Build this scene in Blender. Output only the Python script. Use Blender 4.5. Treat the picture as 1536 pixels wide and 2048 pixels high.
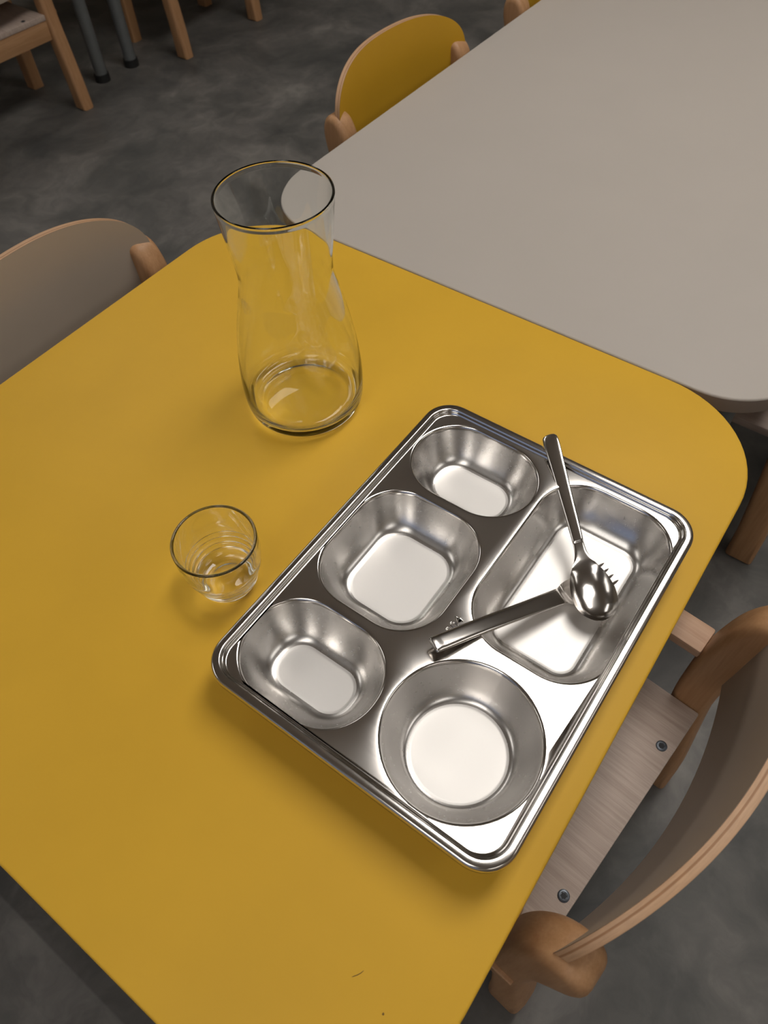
import bpy, bmesh, math, random
from mathutils import Vector, Matrix

for _o in list(bpy.data.objects):
    bpy.data.objects.remove(_o, do_unlink=True)
scene = bpy.context.scene
COL = scene.collection
PI = math.pi
TOP = 0.46            # height of the table tops
CEIL = 2.66

# ------------------------------------------------------------------ camera
cam_data = bpy.data.cameras.new('camera')
cam_data.sensor_fit = 'VERTICAL'
cam_data.sensor_height = 36.0
cam_data.lens = 1457.66 / 2048.0 * 36.0
cam_data.clip_start = 0.02
cam_data.dof.use_dof = True
cam_data.dof.focus_distance = 0.74
cam_data.dof.aperture_fstop = 10.0
cam = bpy.data.objects.new('camera', cam_data)
COL.objects.link(cam)

def set_camera():
    # viewing frame recovered from the two vanishing points of the square table
    f = 1457.66
    d1 = Vector((1850.6, -2129.0, f)).normalized()
    d2 = Vector((-3302.0, -1875.8, f)).normalized()
    d2 = (d2 - d1 * d1.dot(d2)).normalized()
    d3 = d1.cross(d2)
    right = Vector((d1.x, d2.x, d3.x))
    down = Vector((d1.y, d2.y, d3.y))
    fwd = Vector((d1.z, d2.z, d3.z))
    m = Matrix((
        (right.x, -down.x, -fwd.x, -0.30009),
        (right.y, -down.y, -fwd.y, -0.37400),
        (right.z, -down.z, -fwd.z, TOP + 0.62078),
        (0, 0, 0, 1)))
    cam.matrix_world = m
set_camera()
scene.camera = cam

# ------------------------------------------------------------------ world, light level
scene.view_settings.view_transform = 'Standard'
scene.view_settings.look = 'None'
scene.view_settings.exposure = 0.0
scene.view_settings.gamma = 1.0
scene.view_settings.use_curve_mapping = False
scene.cycles.use_denoising = True
scene.cycles.max_bounces = 14
scene.cycles.transmission_bounces = 12
scene.cycles.glossy_bounces = 8
scene.cycles.caustics_refractive = True
scene.cycles.caustics_reflective = True
scene.cycles.blur_glossy = 0.0
scene.cycles.sample_clamp_indirect = 40.0

world = bpy.data.worlds.new('sky')
scene.world = world
world.use_nodes = True
bg = world.node_tree.nodes['Background']
bg.inputs['Color'].default_value = (0.50, 0.64, 1.0, 1)
bg.inputs['Strength'].default_value = 0.5

LAMP_POWER = 9.3      # the panel that is switched fully on, above the tables
DIM_POWER = 3.2       # the other, dimmed panels
# ceiling panels: x, y, size x, size y
LAMPS = [(1.15, -0.36, 1.6, 0.72), (-1.75, -0.36, 1.6, 0.82), (1.15, 2.6, 1.6, 0.82),
         (-1.75, 2.6, 1.6, 0.82), (1.15, -3.0, 1.6, 0.82), (-1.75, -3.0, 1.6, 0.82)]

# ------------------------------------------------------------------ materials
def new_mat(name):
    m = bpy.data.materials.new(name)
    m.use_nodes = True
    nt = m.node_tree
    b = nt.nodes['Principled BSDF']
    return m, nt, b

def N(nt, kind, **kw):
    n = nt.nodes.new(kind)
    for k, v in kw.items():
        setattr(n, k, v)
    return n

def ramp(nt, stops):
    r = N(nt, 'ShaderNodeValToRGB')
    e = r.color_ramp.elements
    while len(e) < len(stops):
        e.new(0.5)
    for el, (p, c) in zip(e, stops):
        el.position = p
        el.color = (*c, 1)
    return r

def coords(nt, scale=(1, 1, 1), loc=(0, 0, 0), rot=(0, 0, 0)):
    tc = N(nt, 'ShaderNodeTexCoord')
    mp = N(nt, 'ShaderNodeMapping')
    mp.inputs['Scale'].default_value = scale
    mp.inputs['Location'].default_value = loc
    mp.inputs['Rotation'].default_value = rot
    nt.links.new(tc.outputs['Object'], mp.inputs['Vector'])
    return mp

def noise(nt, vec, scale, detail=4, rough=0.55, dist=0.0):
    n = N(nt, 'ShaderNodeTexNoise')
    n.inputs['Scale'].default_value = scale
    n.inputs['Detail'].default_value = detail
    n.inputs['Roughness'].default_value = rough
    n.inputs['Distortion'].default_value = dist
    nt.links.new(vec.outputs[0], n.inputs['Vector'])
    return n

def laminate(name, c, rough=0.45, spec=0.2, var=0.03):
    m, nt, b = new_mat(name)
    mp = coords(nt)
    n = noise(nt, mp, 9.0, 3)
    r = ramp(nt, [(0.3, tuple(x * (1 - var) for x in c)), (0.7, tuple(min(1, x * (1 + var)) for x in c))])
    nt.links.new(n.outputs[0], r.inputs[0])
    nt.links.new(r.outputs[0], b.inputs['Base Color'])
    b.inputs['Roughness'].default_value = rough
    b.inputs['Specular IOR Level'].default_value = spec
    n2 = noise(nt, mp, 900.0, 2)
    bp = N(nt, 'ShaderNodeBump')
    bp.inputs['Strength'].default_value = 0.03
    bp.inputs['Distance'].default_value = 0.0004
    nt.links.new(n2.outputs[0], bp.inputs['Height'])
    nt.links.new(bp.outputs[0], b.inputs['Normal'])
    return m

def wood(name, dark, light, grain=(60, 60, 3), rough=0.45, spec=0.35):
    m, nt, b = new_mat(name)
    mp = coords(nt, grain)
    n = noise(nt, mp, 1.6, 6, 0.62, 0.35)
    mp2 = coords(nt, tuple(g * 5 for g in grain))
    n2 = noise(nt, mp2, 1.5, 3, 0.5)
    mx = N(nt, 'ShaderNodeMix', data_type='FLOAT')
    mx.inputs[0].default_value = 0.35
    nt.links.new(n.outputs[0], mx.inputs[2])
    nt.links.new(n2.outputs[0], mx.inputs[3])
    mid = tuple((a + c) / 2 for a, c in zip(dark, light))
    r = ramp(nt, [(0.30, dark), (0.5, mid), (0.68, light)])
    nt.links.new(mx.outputs[0], r.inputs[0])
    nt.links.new(r.outputs[0], b.inputs['Base Color'])
    b.inputs['Roughness'].default_value = rough
    b.inputs['Specular IOR Level'].default_value = spec
    return m

def plain(name, c, rough=0.5, metal=0.0, spec=0.4):
    m, nt, b = new_mat(name)
    mp = coords(nt)
    n = noise(nt, mp, 40.0, 3)
    r = ramp(nt, [(0.3, tuple(x * 0.94 for x in c)), (0.7, tuple(min(1, x * 1.06) for x in c))])
    nt.links.new(n.outputs[0], r.inputs[0])
    nt.links.new(r.outputs[0], b.inputs['Base Color'])
    b.inputs['Roughness'].default_value = rough
    b.inputs['Metallic'].default_value = metal
    b.inputs['Specular IOR Level'].default_value = spec
    return m

def steel(name, c, rough, amp=0.05):
    m, nt, b = new_mat(name)
    b.inputs['Base Color'].default_value = (*c, 1)
    b.inputs['Metallic'].default_value = 1.0
    mp = coords(nt)
    n = noise(nt, mp, 260.0, 3, 0.6)
    mr = N(nt, 'ShaderNodeMapRange')
    mr.inputs['To Min'].default_value = rough - amp
    mr.inputs['To Max'].default_value = rough + amp
    nt.links.new(n.outputs[0], mr.inputs[0])
    nt.links.new(mr.outputs[0], b.inputs['Roughness'])
    return m

def plywood_edge(name):
    m, nt, b = new_mat(name)
    uv = N(nt, 'ShaderNodeUVMap')
    mp = N(nt, 'ShaderNodeMapping')
    mp.inputs['Scale'].default_value = (3.0, 1.0, 1.0)
    nt.links.new(uv.outputs[0], mp.inputs['Vector'])
    n = noise(nt, mp, 6.0, 3, 0.5)
    sep = N(nt, 'ShaderNodeSeparateXYZ')
    nt.links.new(uv.outputs[0], sep.inputs[0])
    r = ramp(nt, [(0.0, (0.05, 0.03, 0.02)), (0.035, (0.30, 0.16, 0.075)), (0.06, (0.60, 0.36, 0.20)), (0.30, (0.62, 0.38, 0.22)), (0.36, (0.40, 0.20, 0.09)),
                  (0.46, (0.43, 0.22, 0.10)), (0.52, (0.64, 0.40, 0.235)), (0.94, (0.60, 0.36, 0.20)), (1.0, (0.4, 0.22, 0.11))])
    nt.links.new(sep.outputs[1], r.inputs[0])
    mx = N(nt, 'ShaderNodeMixRGB', blend_type='MULTIPLY')
    mx.inputs[0].default_value = 0.35
    nt.links.new(r.outputs[0], mx.inputs[1])
    nt.links.new(n.outputs[0], mx.inputs[2])
    nt.links.new(mx.outputs[0], b.inputs['Base Color'])
    b.inputs['Roughness'].default_value = 0.5
    return m

def floor_material():
    m, nt, b = new_mat('floor_vinyl')
    mp = coords(nt)
    warp = noise(nt, mp, 2.2, 4, 0.6)
    add = N(nt, 'ShaderNodeMixRGB', blend_type='LINEAR_LIGHT')
    add.inputs[0].default_value = 0.22
    nt.links.new(mp.outputs[0], add.inputs[1])
    nt.links.new(warp.outputs['Color'], add.inputs[2])
    n1 = N(nt, 'ShaderNodeTexNoise')
    n1.inputs['Scale'].default_value = 5.0
    n1.inputs['Detail'].default_value = 9
    n1.inputs['Roughness'].default_value = 0.62
    nt.links.new(add.outputs[0], n1.inputs['Vector'])
    r = ramp(nt, [(0.30, (0.058, 0.058, 0.057)), (0.44, (0.088, 0.086, 0.081)), (0.55, (0.124, 0.118, 0.110)), (0.70, (0.205, 0.194, 0.178))])
    nt.links.new(n1.outputs[0], r.inputs[0])
    # one rectangle under the yellow table has a darker tone, with a crisp edge
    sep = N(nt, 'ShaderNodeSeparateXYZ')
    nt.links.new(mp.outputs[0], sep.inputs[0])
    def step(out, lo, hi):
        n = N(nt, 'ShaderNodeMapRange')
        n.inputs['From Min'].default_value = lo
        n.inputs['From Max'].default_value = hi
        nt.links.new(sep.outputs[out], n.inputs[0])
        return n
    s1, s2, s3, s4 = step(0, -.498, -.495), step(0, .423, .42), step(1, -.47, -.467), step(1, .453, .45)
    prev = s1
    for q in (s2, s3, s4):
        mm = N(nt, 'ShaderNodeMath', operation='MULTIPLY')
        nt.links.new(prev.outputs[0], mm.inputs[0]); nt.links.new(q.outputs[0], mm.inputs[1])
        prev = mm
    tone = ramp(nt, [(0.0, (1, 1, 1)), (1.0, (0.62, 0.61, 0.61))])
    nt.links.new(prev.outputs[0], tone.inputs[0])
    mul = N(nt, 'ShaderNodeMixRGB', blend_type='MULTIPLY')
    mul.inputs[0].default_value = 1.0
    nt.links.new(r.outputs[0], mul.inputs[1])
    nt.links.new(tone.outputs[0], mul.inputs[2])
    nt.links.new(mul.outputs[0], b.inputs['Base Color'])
    b.inputs['Roughness'].default_value = 0.5
    b.inputs['Specular IOR Level'].default_value = 0.3
    return m

def glass(name, c=(0.988, 0.996, 0.99)):
    m, nt, b = new_mat(name)
    nt.nodes.remove(b)
    g = N(nt, 'ShaderNodeBsdfGlass')
    g.inputs['Color'].default_value = (*c, 1)
    g.inputs['Roughness'].default_value = 0.0
    g.inputs['IOR'].default_value = 1.5
    nt.links.new(g.outputs[0], nt.nodes['Material Output'].inputs['Surface'])
    return m

def lamp_material(name, power):
    m, nt, b = new_mat(name)
    b.inputs['Base Color'].default_value = (0.8, 0.8, 0.8, 1)
    b.inputs['Emission Color'].default_value = (1.0, 0.96, 0.905, 1)
    b.inputs['Emission Strength'].default_value = power
    return m

M_YELLOW = laminate('yellow_laminate', (0.66, 0.385, 0.036))
M_YEDGE = laminate('yellow_edge', (0.60, 0.34, 0.028), 0.5)
M_WHITE = laminate('white_laminate', (0.45, 0.408, 0.366), var=0.01)
M_WEDGE = laminate('white_edge', (0.24, 0.19, 0.155), 0.5)
M_BEIGE = laminate('beige_laminate', (0.40, 0.335, 0.27), 0.5)
M_YBACK = laminate('mustard_laminate', (0.56, 0.31, 0.022), 0.5)
M_BEECH = wood('beech_wood', (0.36, 0.185, 0.082), (0.50, 0.285, 0.145))
M_BEECH_X = wood('beech_wood_across', (0.36, 0.19, 0.085), (0.50, 0.29, 0.15), (3, 60, 60))
M_BEECH_Y = wood('beech_wood_along', (0.36, 0.185, 0.082), (0.50, 0.285, 0.145), (60, 3, 60))
M_ARM = wood('armrest_beech', (0.46, 0.28, 0.18), (0.60, 0.40, 0.28), (60, 3, 60))
M_SEAT = wood('seat_laminate', (0.36, 0.275, 0.225), (0.52, 0.425, 0.365), (110, 5, 60), 0.42)
M_PLY = plywood_edge('plywood_edge')
M_STEEL = steel('pressed_steel', (0.64, 0.615, 0.59), 0.145, 0.01)
M_WALLSTEEL = steel('drawn_steel', (0.62, 0.60, 0.58), 0.27, 0.012)
M_SATIN = steel('satin_steel', (0.64, 0.62, 0.60), 0.5, 0.01)
M_CUTLERY = steel('polished_steel', (0.60, 0.575, 0.55), 0.17, 0.01)
M_TUBE = plain('grey_tube_paint', (0.16, 0.17, 0.17), 0.4, 0.3)
M_RUBBER = plain('black_rubber', (0.012, 0.012, 0.012), 0.7)
M_BOLT = plain('bolt_steel', (0.10, 0.11, 0.125), 0.35, 0.8)
M_BOLTDARK = plain('bolt_socket', (0.01, 0.01, 0.012), 0.6)
M_GLASS = glass('clear_glass')
M_GLASS2 = glass('tumbler_glass', (0.985, 0.99, 0.985))
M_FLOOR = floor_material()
M_WALL = plain('wall_paint', (0.72, 0.64, 0.52), 0.8)
M_CEIL = plain('ceiling_paint', (0.66, 0.59, 0.52), 0.85)
M_LAMP = lamp_material('lamp_diffuser', LAMP_POWER)
M_LAMPDIM = lamp_material('dimmed_lamp_diffuser', DIM_POWER)
M_FRAME = plain('white_frame_paint', (0.6, 0.6, 0.6), 0.5)
M_HAIR = plain('dark_fibre', (0.10, 0.06, 0.025), 0.6)
M_CRUMB = plain('crumb_brown', (0.20, 0.11, 0.03), 0.8)

# ------------------------------------------------------------------ builders
def link(name, me, parent=None):
    o = bpy.data.objects.new(name, me)
    COL.objects.link(o)
    if parent is not None:
        o.parent = parent
    return o

def obj(name, verts, faces, mats, parent=None, smooth=True, fm=None, sharp=35):
    me = bpy.data.meshes.new(name)
    me.from_pydata([tuple(v) for v in verts], [], faces)
    me.validate()
    if not isinstance(mats, (list, tuple)):
        mats = [mats]
    for m in mats:
        me.materials.append(m)
    if fm:
        for p, i in zip(me.polygons, fm):
            p.material_index = i
    bm = bmesh.new(); bm.from_mesh(me)
    bmesh.ops.recalc_face_normals(bm, faces=bm.faces)
    bm.to_mesh(me); bm.free()
    if smooth:
        me.shade_smooth()
        if sharp is not None:
            me.set_sharp_from_angle(angle=math.radians(sharp))
    return link(name, me, parent)

def bm_obj(name, bm, mats, parent=None, smooth=True, sharp=35):
    bmesh.ops.recalc_face_normals(bm, faces=bm.faces)
    me = bpy.data.meshes.new(name)
    bm.to_mesh(me); bm.free()
    if not isinstance(mats, (list, tuple)):
        mats = [mats]
    for m in mats:
        me.materials.append(m)
    if smooth:
        me.shade_smooth()
        if sharp is not None:
            me.set_sharp_from_angle(angle=math.radians(sharp))
    return link(name, me, parent)

def empty(name, loc, rz=0.0):
    o = bpy.data.objects.new(name, None)
    o.empty_display_size = 0.05
    COL.objects.link(o)
    o.location = loc
    o.rotation_euler = (0, 0, rz)
    return o

def tag(o, label, cat, group=None):
    o['label'] = label
    o['category'] = cat
    if group:
        o['group'] = group
    return o

def structure(o):
    o['kind'] = 'structure'
    return o

def box(name, lo, hi, mat, parent=None, bevel=0.0, seg=2):
    bm = bmesh.new()
    bmesh.ops.create_cube(bm, size=1.0)
    for v in bm.verts:
        v.co = Vector([(lo[i] + hi[i]) / 2 + v.co[i] * (hi[i] - lo[i]) for i in range(3)])
    if bevel > 0:
        bmesh.ops.bevel(bm, geom=list(bm.edges), offset=bevel, segments=seg, profile=0.5, affect='EDGES')
    return bm_obj(name, bm, mat, parent)

def rr(cx, cy, hx, hy, r, n=12):
    """rounded rectangle outline, counter-clockwise"""
    pts = []
    r = min(r, hx - 1e-5, hy - 1e-5)
    for (sx, sy, a0) in ((1, 1, 0), (-1, 1, PI / 2), (-1, -1, PI), (1, -1, 1.5 * PI)):
        for i in range(n + 1):
            a = a0 + i / n * PI / 2
            pts.append((cx + sx * (hx - r) + r * math.cos(a), cy + sy * (hy - r) + r * math.sin(a)))
    return pts

def loft(rings, closed_caps=(True, True)):
    verts, faces = [], []
    n = len(rings[0])
    for r in rings:
        verts += r
    for k in range(len(rings) - 1):
        for i in range(n):
            j = (i + 1) % n
            faces.append((k * n + i, k * n + j, (k + 1) * n + j, (k + 1) * n + i))
    if closed_caps[0]:
        faces.append(tuple(reversed(range(n))))
    if closed_caps[1]:
        faces.append(tuple(range((len(rings) - 1) * n, len(rings) * n)))
    return verts, faces

def lathe(name, prof, mat, parent=None, n=96, sharp=40):
    """prof: (r, z) from axis to axis; r==0 ends become poles"""
    verts, faces, idx = [], [], []
    for r, z in prof:
        if r < 1e-6:
            idx.append([len(verts)]); verts.append((0, 0, z))
        else:
            s = len(verts)
            for i in range(n):
                a = 2 * PI * i / n
                verts.append((r * math.cos(a), r * math.sin(a), z))
            idx.append(list(range(s, s + n)))
    for a, b in zip(idx[:-1], idx[1:]):
        for i in range(n):
            j = (i + 1) % n
            if len(a) == 1:
                faces.append((a[0], b[j], b[i]))
            elif len(b) == 1:
                faces.append((a[i], a[j], b[0]))
            else:
                faces.append((a[i], a[j], b[j], b[i]))
    return obj(name, verts, faces, mat, parent, True, None, sharp)

def tube(name, p, q, r, mat, parent=None, n=24, caps=True):
    p, q = Vector(p), Vector(q)
    d = (q - p).normalized()
    u = d.orthogonal().normalized(); v = d.cross(u)
    rings = []
    for c in (p, q):
        rings.append([tuple(c + u * r * math.cos(2 * PI * i / n) + v * r * math.sin(2 * PI * i / n)) for i in range(n)])
    vs, fs = loft(rings, (caps, caps))
    return obj(name, vs, fs, mat, parent)

def smooth_poly(pts, iters=2, closed=True):
    for _ in range(iters):
        out = []
        n = len(pts)
        for i in range(n):
            a, b = pts[i], pts[(i + 1) % n]
            out.append(tuple(a[k] * .75 + b[k] * .25 for k in range(len(a))))
            out.append(tuple(a[k] * .25 + b[k] * .75 for k in range(len(a))))
        pts = out
    return pts

def inset_poly(pts, d):
    n = len(pts)
    out = []
    for i in range(n):
        p0, p1, p2 = Vector(pts[i - 1]), Vector(pts[i]), Vector(pts[(i + 1) % n])
        t = (p2 - p0)
        if t.length < 1e-9:
            out.append(tuple(p1)); continue
        t.normalize()
        out.append((p1.x - t.y * d, p1.y + t.x * d))
    return out

def catmull(pts, x):
    """smooth interpolation of a list of tuples keyed by their first value"""
    ks = [p[0] for p in pts]
    if x <= ks[0]:
        return pts[0][1:]
    if x >= ks[-1]:
        return pts[-1][1:]
    i = max(k for k in range(len(ks) - 1) if ks[k] <= x)
    h = ks[i + 1] - ks[i]
    t = (x - ks[i]) / h
    res = []
    for c in range(1, len(pts[0])):
        y0, y1 = pts[i][c], pts[i + 1][c]
        sl = (y1 - y0) / h
        def tang(k):
            if k == 0 or k == len(ks) - 1:
                return sl
            a = (pts[k][c] - pts[k - 1][c]) / (ks[k] - ks[k - 1])
            b = (pts[k + 1][c] - pts[k][c]) / (ks[k + 1] - ks[k])
            return 0.0 if a * b <= 0 else 2 * a * b / (a + b)
        m0, m1 = tang(i) * h, tang(i + 1) * h
        t2, t3 = t * t, t * t * t
        res.append((2 * t3 - 3 * t2 + 1) * y0 + (t3 - 2 * t2 + t) * m0 + (-2 * t3 + 3 * t2) * y1 + (t3 - t2) * m1)
    return res

# ------------------------------------------------------------------ room shell
X0, X1, Y0, Y1 = -3.6, 5.4, -4.4, 5.2
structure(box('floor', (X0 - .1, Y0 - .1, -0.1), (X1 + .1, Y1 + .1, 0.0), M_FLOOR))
structure(box('ceiling', (X0 - .1, Y0 - .1, CEIL), (X1 + .1, Y1 + .1, CEIL + 0.1), M_CEIL))
structure(box('wall_right', (X1, Y0 - .1, 0.0), (X1 + 0.1, Y1 + .1, CEIL), M_WALL))
structure(box('wall_back', (X0, Y1, 0.0), (X1, Y1 + 0.1, CEIL), M_WALL))
structure(box('wall_front', (X0, Y0 - 0.1, 0.0), (X1, Y0, CEIL), M_WALL))

def wall_with_window():
    wy0, wy1, wz0, wz1 = -2.2, 1.4, 1.0, 2.3
    bm = bmesh.new()
    def add(lo, hi):
        r = bmesh.ops.create_cube(bm, size=1.0)
        for v in r['verts']:
            v.co = Vector([(lo[i] + hi[i]) / 2 + v.co[i] * (hi[i] - lo[i]) for i in range(3)])
    add((X0 - .1, Y0 - .1, 0), (X0, wy0, CEIL))
    add((X0 - .1, wy1, 0), (X0, Y1 + .1, CEIL))
    add((X0 - .1, wy0, 0), (X0, wy1, wz0))
    add((X0 - .1, wy0, wz1), (X0, wy1, CEIL))
    structure(bm_obj('wall_left', bm, M_WALL, None, False))
    bm = bmesh.new()
    t = 0.06
    add2 = lambda lo, hi: None
    def addf(lo, hi):
        r = bmesh.ops.create_cube(bm, size=1.0)
        for v in r['verts']:
            v.co = Vector([(lo[i] + hi[i]) / 2 + v.co[i] * (hi[i] - lo[i]) for i in range(3)])
    xa, xb = X0 - .08, X0 - .02
    addf((xa, wy0, wz0), (xb, wy1, wz0 + t)); addf((xa, wy0, wz1 - t), (xb, wy1, wz1))
    for k in range(4):
        y = wy0 + (wy1 - wy0 - t) * k / 3
        addf((xa, y, wz0 + t), (xb, y + t, wz1 - t))
    w = structure(bm_obj('window_1', bm, M_FRAME, None, False))
wall_with_window()

# ------------------------------------------------------------------ ceiling lights
def ceiling_light(x, y, sx, sy, label, m_lamp):
    e = empty('ceiling_light', (x, y, CEIL))
    tag(e, label, 'ceiling light', 'ceiling light panels')
    bm = bmesh.new()
    t = 0.03
    for lo, hi in (((-sx / 2 - t, -sy / 2 - t, -.03), (sx / 2 + t, -sy / 2, -.001)), ((-sx / 2 - t, sy / 2, -.03), (sx / 2 + t, sy / 2 + t, -.001)),
                   ((-sx / 2 - t, -sy / 2, -.03), (-sx / 2, sy / 2, -.001)), ((sx / 2, -sy / 2, -.03), (sx / 2 + t, sy / 2, -.001))):
        r = bmesh.ops.create_cube(bm, size=1.0)
        for v in r['verts']:
            v.co = Vector([(lo[i] + hi[i]) / 2 + v.co[i] * (hi[i] - lo[i]) for i in range(3)])
    bm_obj('frame', bm, M_FRAME, e, False)
    obj('diffuser', [(-sx / 2, -sy / 2, -.02), (-sx / 2, sy / 2, -.02), (sx / 2, sy / 2, -.02), (sx / 2, -sy / 2, -.02),
                     (-sx / 2, -sy / 2, -.012), (-sx / 2, sy / 2, -.012), (sx / 2, sy / 2, -.012), (sx / 2, -sy / 2, -.012)],
        [(0, 1, 2, 3), (7, 6, 5, 4), (0, 4, 5, 1), (1, 5, 6, 2), (2, 6, 7, 3), (3, 7, 4, 0)], m_lamp, e, False)
for k, l in enumerate(LAMPS):
    ceiling_light(*l, ['ceiling light panel over the seam of the yellow and white tables', 'ceiling light panel behind the camera near the window wall',
                       'ceiling light panel over the grey legged tables', 'ceiling light panel in the far corner on the window side',
                       'ceiling light panel behind the chair tucked at the tray side', 'ceiling light panel in the rear corner on the window side'][k], M_LAMP if k == 0 else M_LAMPDIM)

# ------------------------------------------------------------------ tables
def table(name, cx, cy, hx, hy, r, m_top, m_edge, legs, label):
    e = empty(name, (cx, cy, 0))
    tag(e, label, 'table', 'children\'s dining tables')
    th, rad = 0.024, 0.0028
    rings = []
    n = 16
    def ring(ins, z):
        return [(x, y, z) for x, y in rr(0, 0, hx - ins, hy - ins, r - ins, n)]
    rings.append(ring(0.002, TOP - th))
    rings.append(ring(0.0, TOP - th + 0.002))
    rings.append(ring(0.0, TOP - rad))
    for k in range(1, 5):
        a = k / 4 * PI / 2
        rings.append(ring(rad * (1 - math.cos(a)), TOP - rad + rad * math.sin(a)))
    verts, faces = loft(rings)
    nn = len(rings[0])
    fm = [1] * (nn * 2) + [0] * (nn * (len(rings) - 3)) + [1, 0]
    obj('tabletop', verts, faces, [m_top, m_edge], e, True, fm, 30)
    bm = bmesh.new()
    lx, ly = legs
    for lo, hi in (((-lx, -ly - .012, TOP - .055), (lx, -ly + .012, TOP - th)), ((-lx, ly - .012, TOP - .055), (lx, ly + .012, TOP - th)),
                   ((-lx - .012, -ly, TOP - .055), (-lx + .012, ly, TOP - th)), ((lx - .012, -ly, TOP - .055), (lx + .012, ly, TOP - th))):
        rr_ = bmesh.ops.create_cube(bm, size=1.0)
        for v in rr_['verts']:
            v.co = Vector([(lo[i] + hi[i]) / 2 + v.co[i] * (hi[i] - lo[i]) for i in range(3)])
    bm_obj('under_frame', bm, M_TUBE, e, False)
    for sx, sy in ((-1, -1), (1, -1), (1, 1), (-1, 1)):
        lg = tube('leg', (sx * lx, sy * ly, 0.022), (sx * lx, sy * ly, TOP - th), 0.0195, M_TUBE, e)
        f = tube('rubber_foot', (sx * lx, sy * ly, 0.0), (sx * lx, sy * ly, 0.022), 0.0235, M_RUBBER, lg)
    return e

yt = table('dining_table', 0, 0, 0.4, 0.4, 0.131, M_YELLOW, M_YEDGE, (0.325, 0.325), 'square yellow topped table with rounded corners carrying the steel tray and glass carafe')
wt = table('dining_table', 1.1515, -0.003, 0.75, 0.3965, 0.1, M_WHITE, M_WEDGE, (0.68, 0.325), 'long off-white topped table standing against the yellow table')
ft1 = table('dining_table', 0.854, 2.227, 0.4, 0.4, 0.06, M_WHITE, M_WEDGE, (0.338, 0.373), 'far table with the left of the two grey tube legs standing side by side')
ft2 = table('dining_table', 1.655, 2.227, 0.4, 0.4, 0.06, M_WHITE, M_WEDGE, (0.338, 0.373), 'far table with the right of the two grey tube legs standing side by side')

# ------------------------------------------------------------------ chairs
def prism_x(name, outline, x0, x1, bev, mat, parent, seg=4):
    """solid from a (y, z) outline, thickness along x, rounded long edges"""
    if sum(outline[i - 1][0] * outline[i][1] - outline[i][0] * outline[i - 1][1] for i in range(len(outline))) < 0:
        outline = outline[::-1]
    rings = []
    for k in range(seg + 1):
        a = k / seg * PI / 2
        rings.append([(x0 + bev * (1 - math.cos(a)), y, z) for y, z in inset_poly(outline, bev * (1 - math.sin(a)))])
    back = [[(x1 - (p[0] - x0), p[1], p[2]) for p in r] for r in reversed(rings)]
    vs, fs = loft(rings + back)
    return obj(name, vs, fs, mat, parent, True, None, 50)

def rear_leg_outline():
    pts = [(-.150, 0.0), (-.146, 0.07), (-.130, 0.20), (-.1235, 0.27), (-.1245, 0.335), (-.133, 0.375), (-.144, 0.412), (-.1475, 0.438),
           (-.142, 0.458), (-.127, 0.467), (-.109, 0.459), (-.096, 0.436), (-.087, 0.40), (-.0805, 0.34), (-.0815, 0.26), (-.090, 0.18), (-.101, 0.07), (-.105, 0.0)]
    fine = []
    n = len(pts)
    for i in range(1, n - 2 + 0):
        p0, p1, p2, p3 = pts[i - 1], pts[i], pts[i + 1], pts[i + 2] if i + 2 < n else pts[-1]
        for k in range(4):
            t = k / 4
            fine.append(tuple(0.5 * (2 * p1[c] + (p2[c] - p0[c]) * t + (2 * p0[c] - 5 * p1[c] + 4 * p2[c] - p3[c]) * t * t
                                     + (-p0[c] + 3 * p1[c] - 3 * p2[c] + p3[c]) * t ** 3) for c in range(2)))
    return [(-.150, 0.0)] + fine + [pts[-2], (-.105, 0.0)]

BACK = dict(d=0.0397, z0=TOP - 0.0144, h=0.0845, p=2.98, q=2.58, hw=0.1875, t=0.0105)
def back_panel(m_front, parent):
    b = BACK
    nu, nz = 64, 14
    def surf(u, w, off):
        x = u * b['hw']
        zt = b['z0'] + b['h'] * max(0.0, 1 - abs(u) ** b['p']) ** (1 / b['q'])
        zb = 0.337 - 0.008 * (1 - u * u)
        # lower corners rounded a little
        zb += 0.02 * max(0, (abs(u) - 0.9) / 0.1) ** 2
        z = zb + (zt - zb) * w
        y = -0.111 - b['d'] * (1 - u * u) - off - 0.05 * (z - 0.46) * 1.0
        return (x, y, z)
    us = [math.sin(-PI / 2 + PI * i / nu) for i in range(nu + 1)]
    verts, faces, fm = [], [], []
    for off in (0.0, b['t']):
        for w in range(nz + 1):
            for u in us:
                verts.append(surf(u, w / nz, off))
    W = nu + 1
    base = W * (nz + 1)
    for w in range(nz):
        for i in range(nu):
            faces.append((w * W + i, w * W + i + 1, (w + 1) * W + i + 1, (w + 1) * W + i)); fm.append(0)
            a = base
            faces.append((a + w * W + i + 1, a + w * W + i, a + (w + 1) * W + i, a + (w + 1) * W + i + 1)); fm.append(0)
    ring = [i for i in range(W)] + [w * W + nu for w in range(1, nz + 1)] + [nz * W + i for i in range(nu - 1, -1, -1)] + [w * W for w in range(nz - 1, 0, -1)]
    for k in range(len(ring)):
        a, c = ring[k], ring[(k + 1) % len(ring)]
        faces.append((a, c, base + c, base + a)); fm.append(1)
    o = obj('backrest', verts, faces, [m_front, M_PLY], parent, True, fm, 40)
    me = o.data
    uvl = me.uv_layers.new(name='edge')
    for p in me.polygons:
        for li in p.loop_indices:
            v = me.loops[li].vertex_index
            c = me.vertices[v].co
            uvl.data[li].uv = (c.x * 4 + c.z * 4, 0.0 if v < base else 1.0)
    return o

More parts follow.
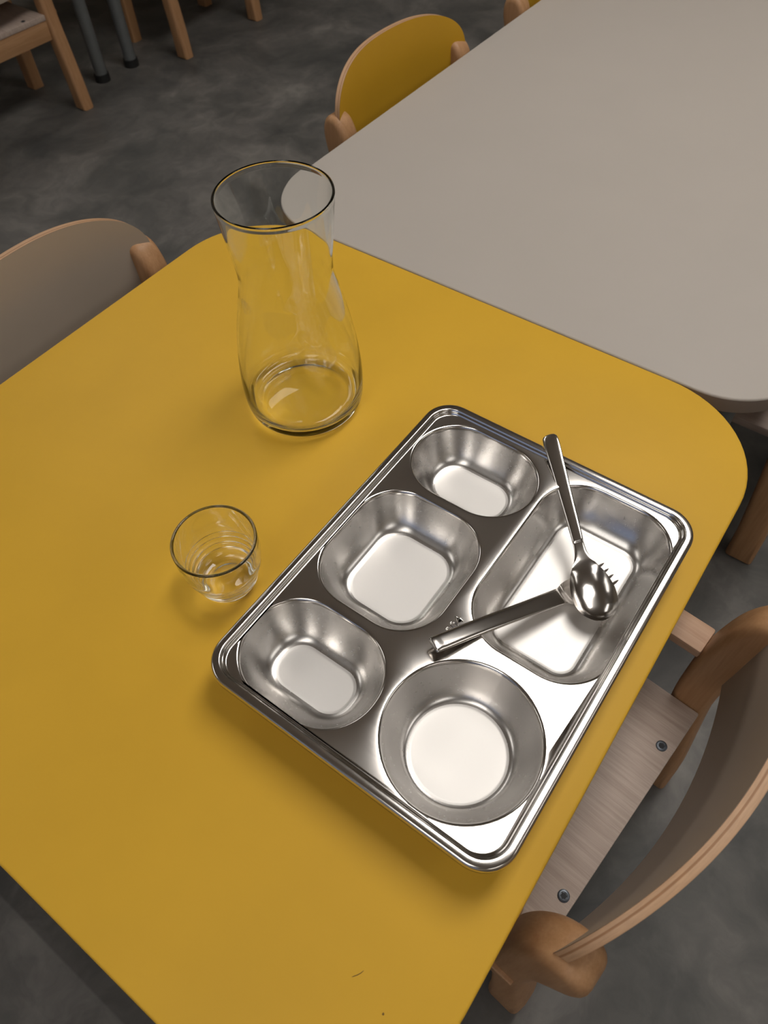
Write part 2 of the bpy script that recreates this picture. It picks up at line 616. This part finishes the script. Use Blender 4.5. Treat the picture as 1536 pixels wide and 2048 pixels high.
def make_chair(m_back):
    e = empty('child_chair', (0, 0, 0))
    s = box('seat', (-.1555, -.119, .243), (.1555, .165, .257), M_SEAT, e, 0.002)
    for bx, by in ((.094, -.105), (-.104, -.107), (.094, .14), (-.104, .14)):
        bo = lathe('bolt', [(0, .2565), (.0062, .2565), (.0062, .2578), (.0046, .2584), (.0040, .2584), (.0034, .2579), (0, .2579)], [M_BOLT], s, 20)
        bo.location = (bx, by, 0)
        so = lathe('bolt_socket', [(0, .2574), (.0034, .2574), (.0034, .25815), (0, .25815)], [M_BOLTDARK], s, 6)
        so.location = (bx, by, 0)
    out = rear_leg_outline()
    for sx in (-1, 1):
        prism_x('rear_leg', out, -.196 if sx < 0 else .156, -.156 if sx < 0 else .196, 0.011, M_BEECH, e)
    for sx in (-1, 1):
        prism_x('front_leg', [(.100, 0.0), (.100, .348), (.1405, .348), (.1425, 0.0)], -.195 if sx < 0 else .158, -.158 if sx < 0 else .195, 0.006, M_BEECH, e)
    for sx in (-1, 1):
        box('armrest', (-.194 if sx < 0 else .158, -.082, .349), (-.158 if sx < 0 else .194, .16, .3635), M_ARM, e, 0.003)
    box('apron', (-.156, -.116, .193), (.156, -.096, .243), M_BEECH_X, e, 0.002)
    box('apron', (-.158, .112, .193), (.158, .132, .243), M_BEECH_X, e, 0.002)
    for sx in (-1, 1):
        rail = [(-.112, .256), (-.1105, .246), (-.106, .238), (-.100, .2345), (-.094, .234), (-.0885, .237), (-.085, .245), (-.084, .256)]
        prism_x('corner_plug', rail, -.201 if sx < 0 else .191, -.191 if sx < 0 else .201, 0.002, M_BEECH, e)
    back_panel(m_back, e)
    return e

def copy_chair(root, loc, rz):
    r = root.copy(); COL.objects.link(r)
    r.location = loc; r.rotation_euler = (0, 0, rz)
    for ch in list(root.children):
        c = ch.copy(); COL.objects.link(c); c.parent = r
        for g in ch.children:
            d = g.copy(); COL.objects.link(d); d.parent = c
    return r

GRP = 'beech children\'s chairs'
ch_r = make_chair(M_BEIGE)
ch_r.location = (-0.003, -0.3405, 0); ch_r.rotation_euler = (0, 0, -0.105)
tag(ch_r, 'beech chair with bolted seat and curved beige backrest beside the steel tray', 'chair', GRP)
chairs = [
    ((0.0625, 0.343, 0), PI + 0.0142, 'b', 'beech chair with beige backrest behind the yellow table, left of the carafe'),
    ((0.765, -0.328, 0), 0.0, 'b', 'shaded beech chair under the off-white table, only its dark leg showing past the yellow corner'),
    ((0.866, 1.897, 0), -0.03, 'b', 'far beech chair whose bare wooden seat and leg show in the top left corner'),
    ((1.635, 1.873, 0), 0.0, 'b', 'far beech chair beside the grey tube legs, only its slim wooden legs showing'),
]
for loc, rz, kind, lab in chairs:
    c = copy_chair(ch_r, loc, rz)
    tag(c, lab, 'chair', GRP)
ch_y = make_chair(M_YBACK)
ch_y.location = (0.8535, 0.318, 0); ch_y.rotation_euler = (0, 0, 3.0948)
tag(ch_y, 'beech chair with arched mustard yellow backrest at the long edge of the off-white table', 'chair', GRP)
c = copy_chair(ch_y, (1.46, 0.317, 0), PI)
tag(c, 'beech chair at top edge of photo, only a post tip showing behind off-white table', 'chair', GRP)

# ------------------------------------------------------------------ steel tray
TC = (-0.0050, -0.2298)
PLATE = 0.041
def make_tray():
    e = empty('meal_tray', (TC[0], TC[1], TOP))
    tag(e, 'rectangular stainless steel meal tray with five pressed compartments on the yellow table', 'tray')
    HX, HY, R = 0.1915, 0.1480, 0.030
    comps = [  # top cx, cy, hx, hy, r ; floor hx, hy, r
        (0.1277, 0.0671, 0.0488, 0.0672, 0.0488, 0.0236, 0.0404, 0.0215),
        (-0.0004, 0.0697, 0.0703, 0.0653, 0.0463, 0.0446, 0.0404, 0.0248),
        (-0.1299, 0.0718, 0.0498, 0.0667, 0.0485, 0.0225, 0.0390, 0.0200),
        (-0.1125, -0.0685, 0.0660, 0.0660, 0.0660, 0.0426, 0.0426, 0.0426),
        (0.0728, -0.0732, 0.1037, 0.0659, 0.0475, 0.0757, 0.0398, 0.0160)]
    bm = bmesh.new()
    NS = 16
    def loop(pts, z):
        vs = [bm.verts.new((x, y, z)) for x, y in pts]
        return vs
    def bridge(a, b, mi):
        n = len(a)
        for i in range(n):
            j = (i + 1) % n
            f = bm.faces.new((a[i], a[j], b[j], b[i])); f.material_index = mi; f.smooth = True
    # rim profile: inset from the outer edge, height
    prof = [(0.0006, 0.0375), (0.0, 0.0382), (0.0, 0.0425), (0.0004, 0.0443), (0.0012, 0.0456), (0.0020, 0.0461), (0.0028, 0.0463), (0.0066, 0.0463),
            (0.0073, 0.0462), (0.0079, 0.0457), (0.0083, 0.0448), (0.0087, 0.0441), (0.0093, 0.0437), (0.0099, 0.0435),
            (0.0104, 0.0430), (0.0108, 0.0421), (0.0112, 0.0414), (0.0117, 0.0411), (0.0123, PLATE)]
    prev = None
    for d, z in prof:
        cur = loop(rr(0, 0, HX - d, HY - d, max(R - d * 0.8, 0.012), NS), z)
        if prev:
            bridge(prev, cur, 0)
        prev = cur
    outer = prev
    edges = []
    def edges_of(vs):
        out = []
        for i in range(len(vs)):
            e_ = bm.edges.get((vs[i], vs[(i + 1) % len(vs)]))
            if e_ is None:
                e_ = bm.edges.new((vs[i], vs[(i + 1) % len(vs)]))
            out.append(e_)
        return out
    fill = edges_of(outer)
    T = 0.0012
    for (cx, cy, hx, hy, r, fx, fy, fr) in comps:
        zf = T
        # profile across the wall: t = 0 at the mouth, 1 at the floor outline; drop in height
        steps = [(-0.0017, 0.0), (-0.0008, -0.0001), (0.0002, -0.0005), (0.0010, -0.0013), (0.0016, -0.0026), (0.0022, -0.0045)]
        prevl = None
        for d, dz in steps:
            cur = loop(rr(cx, cy, hx - d, hy - d, r - d, NS), PLATE + dz)
            if prevl is None:
                fill += edges_of(cur)
            else:
                bridge(prevl, cur, 0)
            prevl = cur
        # wall: from (inset .0022, z PLATE-.0045) curving to the floor
        a0, zA = 0.0022, PLATE - 0.0045
        for k in range(1, 15):
            t = k / 14
            # superellipse like bowl profile: steep at first, wide fillet at the floor
            hz = zf + (zA - zf) * (1 - t ** 0.9) ** 1.75 if k < 14 else zf
            s = t
            gx = (hx - a0) + (fx - hx + a0) * s
            gy = (hy - a0) + (fy - hy + a0) * s
            gr = (r - a0) + (fr - r + a0) * s
            cur = loop(rr(cx, cy, gx, gy, gr, NS), hz)
            bridge(prevl, cur, 2)
            prevl = cur
        # small step ring then the flat floor
        cur = loop(rr(cx, cy, fx - .0014, fy - .0014, fr - .0012, NS), zf - 0.0005); bridge(prevl, cur, 1); prevl = cur
        cur = loop(rr(cx, cy, fx - .003, fy - .003, fr - .0026, NS), zf - 0.0006); bridge(prevl, cur, 1); prevl = cur
        f = bm.faces.new(prevl); f.material_index = 1; f.smooth = True
    res = bmesh.ops.triangle_fill(bm, edges=fill, use_beauty=True, normal=(0, 0, 1))
    for g in res['geom']:
        if isinstance(g, bmesh.types.BMFace):
            g.material_index = 0; g.smooth = True
    bmesh.ops.recalc_face_normals(bm, faces=bm.faces)
    me = bpy.data.meshes.new('tray_sheet')
    bm.to_mesh(me); bm.free()
    me.materials.append(M_STEEL); me.materials.append(M_SATIN); me.materials.append(M_WALLSTEEL)
    sh = link('tray_sheet', me, e)
    # stamped grade number on the land between the compartments
    cu = bpy.data.curves.new('stamped_number', 'FONT')
    cu.body = '304'
    cu.size = 0.0125
    cu.extrude = 0.0002
    cu.bevel_depth = 0.0008
    cu.offset = -0.0006
    cu.bevel_resolution = 4
    tmp = bpy.data.objects.new('tmp_text', cu)
    COL.objects.link(tmp)
    dg = bpy.context.evaluated_depsgraph_get()
    me = bpy.data.meshes.new_from_object(tmp.evaluated_get(dg))
    bpy.data.objects.remove(tmp, do_unlink=True)
    me.name = 'stamped_number'
    me.materials.clear(); me.materials.append(M_STEEL)
    xs = [v.co.x for v in me.vertices]; mid = (min(xs) + max(xs)) / 2
    for v in me.vertices:
        v.co.x -= mid
    st = link('stamped_number', me, e)
    st.location = (-0.0365 - TC[0], -0.2355 - 0.0095 - TC[1], PLATE + 0.0002)
    return e
make_tray()

# ------------------------------------------------------------------ glass things
def dense(prof, n=6):
    out = []
    for i in range(len(prof) - 1):
        p0 = prof[max(i - 1, 0)]; p1 = prof[i]; p2 = prof[i + 1]; p3 = prof[min(i + 2, len(prof) - 1)]
        for k in range(n):
            t = k / n
            out.append(tuple(0.5 * (2 * p1[c] + (p2[c] - p0[c]) * t + (2 * p0[c] - 5 * p1[c] + 4 * p2[c] - p3[c]) * t * t
                                    + (-p0[c] + 3 * p1[c] - 3 * p2[c] + p3[c]) * t ** 3) for c in range(2)))
    out.append(prof[-1])
    return [(max(r, 0.0), z) for r, z in out]

carafe_out = [(.0595, .0012), (.0640, .0045), (.0668, .011), (.0682, .022), (.0686, .04), (.0676, .06), (.0656, .08), (.0628, .10), (.0592, .12), (.0552, .138),
              (.0512, .155), (.0484, .168), (.0475, .18), (.0480, .192), (.0494, .205), (.0515, .222), (.0536, .24), (.0553, .2545)]
carafe_in = [(.0533, .2545), (.0515, .24), (.0494, .222), (.0473, .205), (.0459, .192), (.0453, .18), (.0462, .168), (.0489, .155), (.0529, .138), (.0569, .12),
             (.0605, .10), (.0633, .08), (.0651, .06), (.0656, .04), (.0648, .026), (.0625, .017), (.058, .0118), (.052, .0098)]
prof = [(0, .0030), (.045, .0026), (.053, .0012), (.0565, .0004)] + dense(carafe_out) + [(.05565, .2572), (.0555, .2590), (.0543, .2600), (.0532, .2590), (.0530, .2570)] + dense(carafe_in) + [(.045, .0092), (.03, .0090), (0, .0090)]
car = lathe('carafe', prof, M_GLASS, None, 128, 60)
car.location = (0.1325, 0.0715, TOP + 0.0002)
tag(car, 'tall empty clear glass carafe with a narrow waist standing on the yellow table', 'carafe')

def tumbler():
    out = [(.0228, .0012), (.0252, .004), (.0276, .009), (.0292, .0125)]
    z = .0125; 
    ring = []
    r0 = .0292
    for k in range(4):
        zz = .0145 + k * .0065
        rb = .0300 + (.0362 - .0300) * ((k + 0.0) / 3.4)
        ring += [(rb + .0001, zz), (rb + .0006, zz + .0022), (rb + .0008, zz + .0036), (rb + .0005, zz + .0052)]
    out += ring + [(.0374, .0435), (.0384, .049), (.0390, .057), (.0391, .066), (.0392, .0745)]
    inn = [(.0362, .0745), (.0361, .066), (.0358, .056), (.0349, .046), (.0335, .036), (.0308, .027), (.0272, .019), (.0225, .0138), (.017, .0118)]
    prof = [(0, .0026), (.016, .0022), (.0195, .0008), (.0212, .0003)] + dense(out, 4) + [(.0391, .0758), (.0386, .0766), (.0376, .0769), (.0367, .0765), (.0363, .0756)] + dense(inn, 5) + [(.009, .0112), (0, .0111)]
    o = lathe('drinking_glass', prof, M_GLASS2, None, 96, 70)
    o.location = (-0.1048, -0.0252, TOP + 0.0002)
    tag(o, 'small empty glass tumbler with ringed base on the yellow table beside the tray', 'glass')
tumbler()

# ------------------------------------------------------------------ cutlery
def strip(stations, n_across, origin, axis, lat, roll=None):
    """stations: list of (s, half width, centre z, cup depth, thickness, lateral shift); grid solid with smooth edges"""
    top, bot = [], []
    for (s, hw, z, cup, th, sh) in stations:
        rt, rb = [], []
        for k in range(n_across + 1):
            v = math.sin((-1 + 2 * k / n_across) * PI / 2)
            x = origin[0] + axis[0] * s + lat[0] * (v * hw + sh)
            y = origin[1] + axis[1] * s + lat[1] * (v * hw + sh)
            zz = z - cup * (1 - abs(v) ** 2.6) + v * hw * (roll(s) if roll else 0.0)
            edge = (1 - abs(v) ** 6)
            rt.append((x, y, zz + th / 2 * (0.35 + 0.65 * edge)))
            rb.append((x, y, zz - th / 2 * (0.35 + 0.65 * edge)))
        top.append(rt); bot.append(rb)
    verts, faces = [], []
    m = n_across + 1
    for r in top: verts += r
    off = len(verts)
    for r in bot: verts += r
    ns = len(stations)
    for i in range(ns - 1):
        for k in range(n_across):
            faces.append((i * m + k, i * m + k + 1, (i + 1) * m + k + 1, (i + 1) * m + k))
            faces.append((off + i * m + k + 1, off + i * m + k, off + (i + 1) * m + k, off + (i + 1) * m + k + 1))
        for k in (0, n_across):
            faces.append((i * m + k, (i + 1) * m + k, off + (i + 1) * m + k, off + i * m + k))
    for i in (0, ns - 1):
        for k in range(n_across):
            faces.append((i * m + k, i * m + k + 1, off + i * m + k + 1, off + i * m + k))
    return verts, faces

def spoon():
    O = Vector((0.1972, -0.2061)); A = (Vector((0.0524, -0.3442)) - O); L = A.length; A.normalize()
    Lt = Vector((-A.y, A.x))
    key = [  # s, half width, z, cup, thickness
        (0.0, .0034, .0505, .0, .0022), (.0012, .0056, .0508, -.0002, .0026), (.004, .0071, .0509, -.0002, .0028), (.010, .0076, .0505, -.0001, .003), (.04, .0069, .0450, -.00006, .003), (.08, .0059, .0364, -.00006, .003),
        (.1175, .0050, .0282, -.00006, .003), (.1188, .0049, .0277, .0, .0021), (.128, .0056, .0254, .0001, .002), (.136, .0082, .0240, .0006, .0018), (.1425, .0118, .0232, .0022, .0015), (.150, .0158, .0227, .0056, .0013),
        (.160, .0191, .0223, .0086, .0012), (.171, .0207, .0220, .0097, .0012), (.181, .0199, .0217, .0092, .0012), (.189, .0170, .0215, .0076, .0012), (.1945, .0129, .0215, .0050, .0012), (.198, .0082, .0215, .0023, .0012), (.1996, .0036, .0215, .0006, .0012), (.2001, .0008, .0215, 0, .0012)]
    st = []
    n = 110
    ss = sorted(set([L * i / n for i in range(n + 1)] + [k[0] for k in key] + [.1985, .1990, .1993, .1998]))
    for s in ss:
        if s > key[-1][0]: continue
        hw, z, cup, th = catmull(key, s)
        st.append((s, hw, z, cup, th, 0.0))
    vs, fs = strip(st, 24, (0, 0), A, Lt, lambda q: 0.30 - 0.22 * min(1, max(0, (q - .115) / .03)))
    e = obj('spoon', vs, fs, M_CUTLERY, None, True, None, 60)
    e.location = (O.x, O.y, TOP)
    tag(e, 'stainless steel spoon leaning over the tray rim, its bowl resting on the fork', 'spoon')

def fork():
    O = Vector((-0.0702, -0.2395)); A = (Vector((0.1083, -0.3275)) - O); L = A.length; A.normalize()
    Lt = Vector((-A.y, A.x))
    e = empty('fork', (O.x, O.y, TOP))
    tag(e, 'stainless steel fork lying across the tray with its tines under the spoon bowl', 'fork')
    key = [(0.0, .0064, .0555, 0, .003), (.0012, .0074, .0557, -.0004, .0036), (.01, .0076, .0537, -.0005, .0036), (.045, .0077, .0448, -.0005, .0036), (.10, .0080, .0280, -.0004, .0034),
           (.1405, .0086, .0154, .0, .003), (.1425, .0088, .0146, .0006, .002), (.146, .0104, .0118, .0025, .0018), (.152, .0132, .0088, .0045, .0016), (.160, .0145, .0074, .0044, .0016), (.168, .0142, .0058, .0024, .0016), (.174, .0137, .0052, .0008, .0016)]
    st = []
    ss = sorted(set([.174 * i / 90 for i in range(91)] + [k[0] for k in key]))
    for s in ss:
        hw, z, cup, th = catmull(key, s)
        st.append((s, hw, z, cup, th, 0.0015 * min(1, s / .14)))
    vs, fs = strip(st, 20, (0, 0), A, Lt)
    obj('handle_and_head', vs, fs, M_CUTLERY, e, True, None, 60)
    for k in range(4):
        c = (-1 + 2 * k / 3) * .0109
        key = [(.173, .0021, .0052, 0, .0016), (.182, .0018, .0062, 0, .0016), (.190, .0016, .0080, 0, .0015), (.1965, .0013, .0102, 0, .0013), (.1990, .0008, .0112, 0, .0011), (.2005, .0002, .0118, 0, .0008)]
        st = []
        for i in range(27):
            s = .173 + .0275 * i / 26
            hw, z, cup, th = catmull(key, s)
            st.append((s, hw, z, cup, th, 0.0015 + c * (1 - 0.0 * i / 26)))
        vs, fs = strip(st, 6, (0, 0), A, Lt)
        obj('tine', vs, fs, M_CUTLERY, e, True, None, 60)
fork()
spoon()

# ------------------------------------------------------------------ specks on the table
def strand():
    pts = [(-.2970, -.3217), (-.2954, -.3229), (-.2937, -.3242), (-.2915, -.3254), (-.2890, -.3262)]
    rings = []
    for i, (x, y) in enumerate(pts):
        a, b = Vector(pts[max(i - 1, 0)]), Vector(pts[min(i + 1, len(pts) - 1)])
        d = (b - a).normalized(); nrm = Vector((-d.y, d.x))
        r = .00022 * (0.6 if i in (0, len(pts) - 1) else 1)
        rings.append([(x + nrm.x * r * math.cos(t), y + nrm.y * r * math.cos(t), TOP + r + r * math.sin(t)) for t in [k * PI / 3 for k in range(6)]])
    vs, fs = loft(rings)
    o = obj('loose_hair', vs, fs, M_HAIR)
    tag(o, 'short curved dark hair lying on the bare yellow table front', 'hair')
strand()
bm = bmesh.new()
bmesh.ops.create_icosphere(bm, subdivisions=2, radius=.0008)
rnd = random.Random(4)
for v in bm.verts:
    v.co *= 0.8 + 0.4 * rnd.random(); v.co.z *= 0.7
o = bm_obj('crumb', bm, M_CRUMB)
o.location = (-.3018, -.3527, TOP + .0005)
tag(o, 'tiny brown crumb on the yellow table front below the hair', 'crumb')
